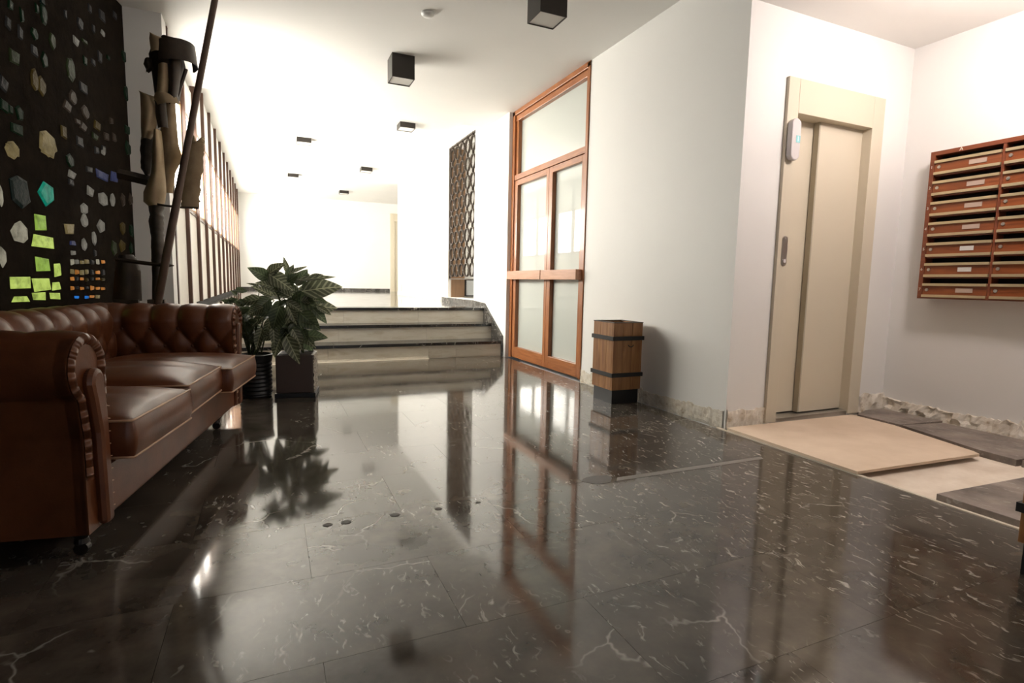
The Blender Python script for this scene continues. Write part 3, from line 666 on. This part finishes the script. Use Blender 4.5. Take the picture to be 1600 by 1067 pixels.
# x axis -> GD ; y axis -> -GN  (rotation by 90-10 = 80 deg)
LS = 1.80; AIN = .075; FIN = 1.72; DEPTH = .64
def section(zi=.26, top=.715, r=.108, zbase=.09):
    """path (d outward, z): inner face up, over the roll, down the outside"""
    pts = []; zc = top - r; dc = .104
    for i in range(14): pts.append((.0 + .012*(1-i/13), zi + (zc-zi)*i/13))
    for i in range(1, 27):
        a = math.pi - math.radians(235)*i/26; pts.append((dc + r*math.cos(a), zc + r*math.sin(a)))
    e = pts[-1]
    for i in range(1, 8): pts.append((e[0] + (.145-e[0])*min(1, i/2), e[1] + (zbase-e[1])*i/7))
    return pts
def resample(pts, step):
    out = [pts[0]]; acc = 0
    for a, b_ in zip(pts[:-1], pts[1:]):
        L_ = math.dist(a, b_); n = max(1, round(L_/step))
        for i in range(1, n+1): out.append((a[0]+(b_[0]-a[0])*i/n, a[1]+(b_[1]-a[1])*i/n))
    return out
PATH = resample(section(), .011)
ARC = [0]
for a, b_ in zip(PATH[:-1], PATH[1:]): ARC.append(ARC[-1]+math.dist(a, b_))
TN = []
for i in range(len(PATH)):
    a = PATH[max(0, i-1)]; b_ = PATH[min(len(PATH)-1, i+1)]; dx, dz = b_[0]-a[0], b_[1]-a[1]; l = math.hypot(dx, dz) or 1
    TN.append((-dz/l, dx/l))          # outward-facing (towards the seat first, then up, then out)
BW, BH, T0 = .148, .105, .115         # button spacing and first row height on the path
TTOP = T0 + 2*BH
def tuft(s, t, amp=.032):
    a = s/BW + (t-T0)/(2*BH); b_ = s/BW - (t-T0)/(2*BH)
    dia = (abs(math.sin(math.pi*a))*abs(math.sin(math.pi*b_)))**.42
    ph = s/BW     # top row (even number of rows above T0): buttons at integer s/BW
    ple = abs(math.sin(math.pi*ph))**.5
    if t <= TTOP - BH: f = dia
    elif t <= TTOP: 
        f = dia
    else:
        k = min(1, (t-TTOP)/.05); f = dia*(1-k)*.0 + ple
    fade = 1.0
    if t > TTOP+.10: fade = max(0, 1-(t-TTOP-.10)/.14)
    fade *= min(1, t/.05)
    return amp*(f*fade + .55*(1-fade)*0)
def roll(name, length, place, tufted=True, amp=.032):
    n = int(length/.011)
    def P(i, j):
        s = length*i/n; t = ARC[j]; d, z = PATH[j]; h = tuft(s, t, amp) if tufted else 0
        return place(s, d + TN[j][0]*h, z + TN[j][1]*h)
    return MB().grid(P, n+1, len(PATH)).build(name, M_leather, sofa, smooth=True)
# back: inner face at y = DEPTH, d outward = +y
roll('backrest', FIN-AIN+.30, lambda s, d, z: (AIN-.15+s, DEPTH+d, z))
far = roll('arm', DEPTH+.10, lambda s, d, z: (FIN+d, .0+s, z))
near = roll('arm', DEPTH+.20, lambda s, d, z: (AIN-d, .0+s, z), amp=.02)
# buttons
bt = MB(); bt.lathe([(0, .010), (.006, .009), (.011, .004), (.012, 0)], 12); bt_me = bt.mesh('button', M_leather, True)
def path_at(t):
    for j in range(len(ARC)-1):
        if ARC[j+1] >= t: return PATH[j], TN[j]
    return PATH[-1], TN[-1]
for row in range(3):
    (d, z), (nx, nz) = path_at(T0+row*BH)
    for i in range(-1, 14):
        s = BW*(i + (.5 if row % 2 else 0))
        if .05 < s < FIN-AIN+.25: inst('button', bt_me, sofa, (AIN-.15+s, DEPTH+d, z), (R_(90), 0, 0))
        if .05 < s < DEPTH: inst('button', bt_me, far, (FIN+d, s, z), (0, R_(-90), 0))
# arm fronts: capped scroll, pleated band and raised facing with piping
def arm_front(parent, sgn, xin):
    X = lambda d: xin + sgn*d
    poly = [(X(d), z) for d, z in PATH]
    MB().prism(poly + [(X(.0), .09)], 'y', -.004, .03).build('front_cap', M_leather, parent)
    # pleats: fat stitches around the rim
    b = MB(); rim = [(d, z) for d, z in PATH if True]
    tot = ARC[-1]
    def Pp(i, j):
        t = tot*.86*i/219; (d, z), (nx, nz) = path_at(t)
        f = abs(math.sin(math.pi*t/.046))**.35; inn = j/6.0; wv = .034*inn
        return (X(d - nx*wv), -.004 - .015*math.sin(math.pi*min(1, inn*.9+.08))*(.78+.22*f), z - nz*wv)
    MB().grid(Pp, 220, 7).build('pleated_band', M_leather, parent, smooth=True)
    # raised long facing with a rounded head
    fc = []; cx, cz = .092, .558
    for i in range(15):
        a = math.pi - math.pi*i/14; fc.append((X(cx+.042*math.cos(a)), cz+.050*math.sin(a)))
    fc += [(X(.118), .50), (X(.098), .40), (X(.090), .095), (X(.034), .095), (X(.036), .40), (X(.044), .50)]
    MB().prism(fc, 'y', -.034, 0).build('facing', M_leather, parent, bevel=.016)
    # side border strip with cross stitches
    MB().prism([(X(.034), .45), (X(.034), .095), (X(.004), .095), (X(.004), .45)], 'y', -.016, 0).build('border', M_leather, parent, bevel=.006)
    st_me = MB().tube([(-.016, 0, -.004), (0, -.002, 0), (.016, 0, .006)], .0022, 6).mesh('stitch', M_pipe)
    for k in range(9): inst('stitch', st_me, parent, (X(.018), -.017, .47-.042*k), (0, 0, 0), (sgn*1.0, 1, 1))
arm_front(near, -1, AIN); arm_front(far, 1, FIN)
# lower body
MB().box(AIN-.13, FIN+.14, .0, DEPTH+.14, .09, .262).build('seat_base', M_leather, sofa, bevel=.012)
MB().box(AIN, FIN, .02, DEPTH+.02, .255, .285).build('seat_deck', M_leather, sofa)
# cushions
def cushion(x0, x1, front, zc, crown, tilt=0.0):
    cx, W = (x0+x1)/2, (x1-x0); y0, y1 = -front, DEPTH-.03; D = y1-y0; cyy = (y0+y1)/2; H = .125; nu, nv = 34, 34
    e = bpy.data.objects.new('cushion', None)
    b = MB()
    def top(sgn):
        def P(i, j):
            u = -1+2*i/(nu-1); v_ = -1+2*j/(nv-1)
            inset = .0
            c = (1-abs(u)**2.6)*(1-abs(v_)**2.6)
            wr = .004*math.sin(9*u+4*v_)*(1-u*u)
            z = H/2 + crown*(c**.55) + wr*c if sgn > 0 else -H/2 - .012*c
            return (u*W/2, v_*D/2, z)
        return P
    b.grid(top(1), nu, nv); b.grid(top(-1), nu, nv)
    per = []
    for i in range(nu): per.append((-1+2*i/(nu-1), -1))
    for j in range(1, nv): per.append((1, -1+2*j/(nv-1)))
    for i in range(1, nu): per.append((1-2*i/(nu-1), 1))
    for j in range(1, nv-1): per.append((-1, 1-2*j/(nv-1)))
    def side(i, j):
        u, v_ = per[i]; t = j/8; bl = .016*math.sin(math.pi*t)*(1-.5*max(abs(u)**8*abs(v_)**8, 0))
        return (u*W/2 + (bl*(1 if u > 0 else -1) if abs(u) > .999 else 0), v_*D/2 + (bl*(1 if v_ > 0 else -1) if abs(v_) > .999 else 0), -H/2 + H*t)
    b.grid(side, len(per), 9, closed_u=True)
    o = b.build('seat_cushion', M_leather, sofa, smooth=True, loc=(cx, cyy, zc)); o.rotation_euler = (0, 0, tilt)
    for sg in (1, -1):
        ring = [(u*(W/2+.002), v_*(D/2+.002), sg*H/2) for u, v_ in per]
        MB().tube(ring, .0045, 6, closed=True).build('piping', M_pipe, o, smooth=True)
CWd = (FIN-AIN)/3
cushion(AIN+.012, AIN+CWd-.006, .085, .350, .050, R_(-1.5))
cushion(AIN+CWd+.006, AIN+2*CWd-.006, .075, .362, .062, R_(1.0))
cushion(AIN+2*CWd+.010, FIN-.014, .125, .348, .045, R_(-1.0))
# feet
lg = MB(); lg.lathe([(0, .095), (.030, .095), (.032, .075), (.018, .055), (.022, .04), (.010, .03)], 16)
for t in range(2): lg.tube([(-.010+.02*t, 0, .022) , (-.010+.02*t+.0001, 0, .022)], .001, 4)
b = MB(); b.v = lg.v; b.f = lg.f
lg.prism([(.021*math.cos(2*math.pi*i/18), .021+.021*math.sin(2*math.pi*i/18)) for i in range(18)], 'x', -.012, .012)
leg_me = lg.mesh('leg', M_castor, False)
for (x, y) in ((.0, .05), (1.52, .05), (.0, DEPTH+.08), (1.66, DEPTH+.08)): inst('leg', leg_me, sofa, (x, y, 0))

# ------------------------------------------------------------------ knight sculpture
SY = 4.45; kn = empty('knight_sculpture', (-.70, SY, 0)); tag(kn, 'welded scrap-metal knight sculpture holding a long lance by the pillar', 'sculpture')
def sheet(name, m_, rows, y, bow, th=.006, jag=0, seed=1, ny=12, parent=kn, split=0):
    """rows: (px_left, px_right, py) read on the plane Y=SY; bows towards the camera by bow in the middle"""
    random.seed(seed); W_ = []
    for (xl, xr, py) in rows:
        a = on_y(xl, py, y); c = on_y(xr, py, y); W_.append((a.x, c.x, a.z, c.z))
    # refine rows
    F_ = []; 
    for i in range(len(W_)-1):
        for k in range(6):
            f = k/6; F_.append(tuple(W_[i][q]*(1-f)+W_[i+1][q]*f for q in range(4)))
    F_.append(W_[-1])
    F_ = [(a+random.uniform(-jag, jag)*.4, c+random.uniform(-jag, jag), za, zc) for a, c, za, zc in F_]
    b = MB()
    def P(off):
        def f(i, j):
            u = j/(ny-1); xl, xr, za, zc = F_[i]; return (xl+(xr-xl)*u+.70, y-SY - bow*(1-(2*u-1)**2) + off, za+(zc-za)*u)
        return f
    n = len(F_)
    b.grid(P(0), n, ny); b.grid(P(th), n, ny); o = n*ny
    per = [i*ny for i in range(n)] + [(n-1)*ny+j for j in range(1, ny)] + [i*ny+ny-1 for i in range(n-2, -1, -1)] + [j for j in range(ny-2, 0, -1)]
    for a, c in zip(per, per[1:]+per[:1]): b.f.append((a, c, c+o, a+o))
    return b.build(name, m_, parent, auto=True)
kx = lambda px, py, y=SY: (lambda p: (p.x+.70, p.y-SY, p.z))(on_y(px, py, y))
# helmet
hm = sheet('helmet_crest', M_tan, [(234, 236, 52), (233, 256, 60), (234, 258, 68), (236, 254, 80)], SY-.14, .02, seed=2)
sheet('helmet_skull', M_rust, [(236, 262, 74), (232, 285, 84), (236, 290, 105), (240, 284, 135), (243, 281, 158)], SY+.04, .12, seed=3)
# wide visor brim: a bent band
b = MB()
def brim(off):
    def P(i, j):
        a = R_(238) + R_(165)*i/29; c = on_y(270, 88, SY); rx, ryy = .125-off, .16-off
        z = c.z + .055 - .13*(j/4) + .02*math.cos(a)
        return (c.x+.70 + rx*math.cos(a)*(1+.10*j/4) + .01, -.02 + ryy*math.sin(a), z)
    return P
b.grid(brim(0), 30, 5); b.grid(brim(.006), 30, 5); b.build('visor_brim', M_rust, kn, auto=True)
sheet('brim_top', M_rust, [(250, 268, 62), (247, 292, 66), (246, 296, 74)], SY-.02, .08, seed=4)
sheet('face_plate', M_tan, [(247, 263, 100), (246, 264, 125), (244, 263, 146), (240, 264, 158)], SY-.07, .03, seed=5)
sheet('cheek_plate', M_rust, [(262, 283, 95), (263, 281, 130), (264, 278, 150), (264, 281, 163)], SY-.05, .05, seed=6)
sheet('chin_plate', M_tan, [(242, 262, 145), (240, 276, 152), (246, 280, 163)], SY-.08, .04, seed=7)
MB().tube([kx(291, 108), kx(284, 130), kx(277, 150)], .012, 6).build('visor_rod', M_rust, kn)
sheet('ear_guard', M_rust, [(226, 238, 92), (224, 240, 100), (228, 240, 108), (228, 232, 114)], SY, .03, seed=8)
# body plates
MB().tube([kx(262, 66), kx(272, 61), kx(284, 64), kx(292, 72)], .004, 6).build('brim_loop', M_tan, kn)
sheet('shoulder_plate', M_tan, [(218.5, 220, 145), (219, 244, 152), (220, 248, 175), (220, 244, 200), (221, 236, 218)], SY-.02, .05, seed=9)
sheet('gorget', M_rust, [(242, 259, 158), (243, 261, 180), (247, 263, 200)], SY-.05, .03, seed=10)
sheet('side_plate', M_rust, [(221, 240, 205), (219, 240, 235), (220, 238, 262), (228, 236, 276)], SY+.0, .04, seed=11, jag=.006)
sheet('breast_plate', M_tan, [(240, 252, 205), (238, 255, 230), (236, 258, 270), (224, 260, 300), (224, 258, 315), (232, 256, 322)], SY-.05, .07, seed=12)
sheet('back_plate', M_tan, [(254, 274, 160), (252, 276, 190), (248, 279, 225), (246, 285, 248), (247, 274, 270), (249, 270, 302)], SY+.02, .03, seed=13)
sheet('wing_plate', M_tan, [(315, 318, 214), (308, 319, 220), (291, 319, 226), (285, 319, 240), (284, 316, 280), (284, 313, 305), (283, 311, 324)], SY-.09, .012, seed=14, jag=.008)
sheet('wing_tip', M_tan, [(302, 304, 212), (299, 306, 218), (297, 306, 228)], SY-.07, .01, seed=15)
MB().tube([kx(184, 271), kx(210, 277), kx(238, 284)], .034, 4).build('arm_bar', M_rust, kn)
MB().tube([kx(232, 316, SY-.08), kx(256, 321, SY-.12), kx(284, 324, SY-.12), kx(310, 325, SY-.09)], .008, 6).build('belt_rod', M_rust, kn)
# legs, sword cross bar, tall shield
sheet('leg_column', M_rust, [(231, 257, 318), (234, 255, 335), (232, 256, 345), (236, 256, 372), (236, 262, 400), (237, 258, 412), (238, 252, 470)], SY-.02, .05, seed=16, jag=.004)
b = MB(); p = kx(246, 470); b.box(p[0]-.05, p[0]+.05, -.06, .03, .03, p[2]+.01); b.build('leg_stand', M_rust, kn)
MB().tube([kx(180, 405, SY-.08), kx(225, 411, SY-.12), kx(262, 415, SY-.15), kx(272, 415, SY-.15)], [.012, .013, .012, .003], 4).build('sword_bar', M_rust, kn)
sheet('shield', M_rust, [(186, 208, 398), (181, 214, 406), (179, 220, 425), (176, 222, 470)], SY+.0, .05, seed=17)
b = MB(); p0 = kx(177, 470); p1 = kx(221, 470); b.box(p0[0]+.01, p1[0]-.01, -.05, .0, .03, p0[2]+.01); b.build('shield_foot', M_rust, kn)
MB().box(-.30, .14, -.17, .12, 0, .03).build('base_plate', M_rust, kn)
t0 = Vector(kx(247, 470, SY-.16)); t1 = Vector(kx(336, -2, SY-.16)); dv = (t1-t0)
zt = (2.845-t0.z)/dv.z; zb = (.03-t0.z)/dv.z
MB().tube([t0+dv*zb, t0+dv*.25, t0+dv*.6, t0+dv*zt], [.026, .025, .021, .019], 8).build('lance', M_lance, kn, smooth=True)

# ------------------------------------------------------------------ potted plants
def leaf_mesh(name, m_, wd, droop, fold, wav=0, seed=0):
    random.seed(seed); nu, nv = 15, 7; b = MB()
    def P(i, j):
        u = i/(nu-1); v_ = -1+2*j/(nv-1)
        prof = (math.sin(math.pi*min(1, u*1.0)**.75))**.85 if 0 < u < 1 else 0
        prof = max(prof, .015)*(1 - .25*u)
        y = v_*wd*prof*.5*1.25; z = -droop*u*u + fold*abs(y) + wav*math.sin(u*14+v_)*abs(v_)*prof
        return (u, y, z)
    b.grid(P, nu, nv); return b.mesh(name, m_, True)
LM = [leaf_mesh('leaf', M_leaf, .44, .16, .22, .010, 1), leaf_mesh('leaf', M_leaf, .36, .26, .35, .014, 2), leaf_mesh('leaf', M_leaf, .30, .08, .45, .008, 3)]
LD = [leaf_mesh('leaf', M_leafd, .50, .20, .25, .012, 4), leaf_mesh('leaf', M_leafd, .40, .12, .4, .01, 5)]
def put_leaf(parent, me, base, tip, width_k, roll_, off):
    d = tip-base; L_ = d.length; x = d.normalized()
    toc = (CPOS-base).normalized(); zax = (toc - x*toc.dot(x)); zax = (zax.normalized() + Vector((0, 0, .55))).normalized(); zax = (zax - x*zax.dot(x)).normalized()
    zax = Matrix.Rotation(roll_, 3, x) @ zax
    yax = zax.cross(x)
    o = bpy.data.objects.new('leaf', me); link(o, parent)
    M4 = Matrix((( x.x, yax.x, zax.x, base.x-off.x), (x.y, yax.y, zax.y, base.y-off.y), (x.z, yax.z, zax.z, base.z-off.z), (0, 0, 0, 1)))
    o.matrix_basis = M4 @ Matrix.Diagonal((L_, L_*width_k, L_*min(1.2, width_k), 1))
    return o
# square pot
pc = Vector((.175, 4.475, 0)); pp = empty('potted_plant', pc); tag(pp, 'striped broad-leaved plant in a square brown pot by the steps', 'plant')
bc = Vector((-.115, 4.50, 0)); bp_ = empty('potted_plant', bc); tag(bp_, 'small dark-leaved plant in a ribbed black pot between sofa and square pot', 'plant')
W = .268
def rb(name, m_, x0, x1, y0, y1, z0, z1, bev=.004):
    o = MB().box(x0, x1, y0, y1, z0, z1).build(name, m_, pp, bevel=bev); o.rotation_euler = (0, 0, -GA); return o
rb('pot_base', M_black, -W/2-.01, W/2+.012, -W/2-.01, W/2+.01, 0, .035)
po = rb('pot', M_potbrown, -W/2, W/2-.004, -W/2, W/2, .035, .325, .008)
rb('pot_side', M_potspeck, W/2-.004, W/2+.002, -W/2+.006, W/2-.006, .038, .322, .001)
rb('soil', M_soil, -W/2+.02, W/2-.02, -W/2+.02, W/2-.02, .32, .329, 0)
L7 = [(540,290,825,240,1.1,0),(520,400,795,385,1.15,0),(310,170,480,270,1.25,0),(300,180,405,85,1.3,0),(450,170,410,50,.8,1),(450,165,580,112,.65,2),(510,210,780,185,.5,2),(590,190,690,170,.9,2),(385,400,150,515,1.0,1),(365,290,525,310,1.1,0),(470,430,335,520,1.25,1),
      (475,550,555,690,1.2,1),(430,600,520,780,1.2,1),(390,620,335,745,1.5,1),(370,590,230,620,1.2,1),(560,600,720,605,1.25,3),(640,390,750,455,1.0,2),(250,260,152,228,.8,2),(350,350,165,330,.7,2),(430,430,485,565,1.3,1),(520,300,395,215,1.0,0),(470,330,340,260,1.1,1),(420,330,270,300,1.0,0),(470,480,560,560,1.1,3),(400,480,250,560,1.1,3),(560,330,640,300,1.2,0),(450,520,390,640,1.3,3),(520,420,590,520,1.0,3),(500,250,560,180,1.0,0),(330,320,215,250,1.0,1),(350,430,200,440,.9,3),(520,480,640,520,.9,3),(440,380,520,470,1.2,1)]
random.seed(21)
for i, (bx, by, tx, ty, wk, kd) in enumerate(L7):
    f = lambda x, y: (350+x/4.445, 390+y/4.445)
    dep = 4.40 + random.uniform(-.05, .14) - (.09 if by > 540 else 0)
    bp = on_y(*f(bx, by), dep); tp = on_y(*f(tx, ty), dep + random.uniform(-.10, .05))
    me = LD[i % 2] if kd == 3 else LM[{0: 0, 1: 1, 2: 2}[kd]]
    own, oc = (bp_, bc) if tx < 300 else (pp, pc)     # leaves hanging over the black pot grow from it
    put_leaf(own, me, bp, tp, wk, random.uniform(-.35, .35), oc)
    root = Vector((oc.x+random.uniform(-.05, .05), oc.y+random.uniform(-.05, .05), .325))
    mid = root.lerp(bp, .55) + Vector((0, 0, .10))
    if bp.z > .42: MB().tube([root-oc, mid.lerp(root, .4)-oc, mid-oc, bp-oc], [.006, .005, .0045, .003], 5).build('stem', M_stem, own, smooth=True)
for i in range(46):    # further leaves around the crown
    cx_, cy_ = random.uniform(250, 610), random.uniform(190, 600)
    if ((cx_-390)/230)**2 + ((cy_-400)/220)**2 > 1: continue
    a = math.atan2(cy_-330, cx_-400) + random.uniform(-.5, .5); l = random.uniform(110, 190)
    dep = 4.42 + random.uniform(-.09, .12)
    bp = on_y(350+cx_/4.445, 390+cy_/4.445, dep); tp = on_y(350+(cx_+l*math.cos(a))/4.445, 390+(cy_+l*math.sin(a)*.8+20)/4.445, dep-random.uniform(-.02, .10))
    own, oc = (bp_, bc) if cx_+l*math.cos(a) < 290 else (pp, pc)
    if own is bp_ and cx_ > 400: continue
    put_leaf(own, random.choice(LM+LD), bp, tp, random.uniform(.95, 1.35), random.uniform(-.4, .4), oc)
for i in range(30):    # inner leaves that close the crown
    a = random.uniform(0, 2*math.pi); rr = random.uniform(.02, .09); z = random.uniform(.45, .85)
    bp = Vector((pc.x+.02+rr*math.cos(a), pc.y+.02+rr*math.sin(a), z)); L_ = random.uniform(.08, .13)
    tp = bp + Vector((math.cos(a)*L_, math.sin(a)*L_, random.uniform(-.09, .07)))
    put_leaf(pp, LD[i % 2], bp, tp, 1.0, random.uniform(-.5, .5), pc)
# round black pot with a smaller-leaved plant
prof = [(0, 0), (.10, 0), (.108, .012)]
for i in range(9): prof += [(.106, .02+.03*i), (.114, .03+.03*i), (.114, .038+.03*i)]
prof += [(.118, .30), (.122, .32), (.110, .325), (.104, .30), (0, .30)]
b = MB(); b.lathe(prof, 28); b.build('pot', M_black, bp_, auto=True)
b = MB(); b.lathe([(0, .302), (.103, .301)], 20); b.build('soil', M_soil, bp_)
random.seed(33)
for s in range(11):
    a = random.uniform(.5*math.pi, 1.5*math.pi); lean = random.uniform(.02, .15); h = random.uniform(.30, .50)
    if s < 3: a = math.pi + random.uniform(-.4, .4); lean = .17; h = .43
    p0 = Vector((.04*math.cos(a), .04*math.sin(a), .30)); p2 = Vector((lean*math.cos(a), lean*math.sin(a)*.8, .30+h)); p1 = (p0+p2)/2 + Vector((0, 0, .05))
    MB().tube([p0, p1, p2], [.005, .004, .002], 5).build('stem', M_stem, bp_, smooth=True)
    for k in range(9):
        f = .25 + .75*k/8; q = (p0.lerp(p1, f*2) if f < .5 else p1.lerp(p2, f*2-1)); aa = k*2.4 + random.uniform(-.4, .4); L_ = random.uniform(.06, .10)
        put_leaf(bp_, LD[k % 2], bc+q, bc+q+Vector((math.cos(aa)*L_, math.sin(aa)*L_, random.uniform(-.02, .05))), 1.0, random.uniform(-.3, .3), bc)
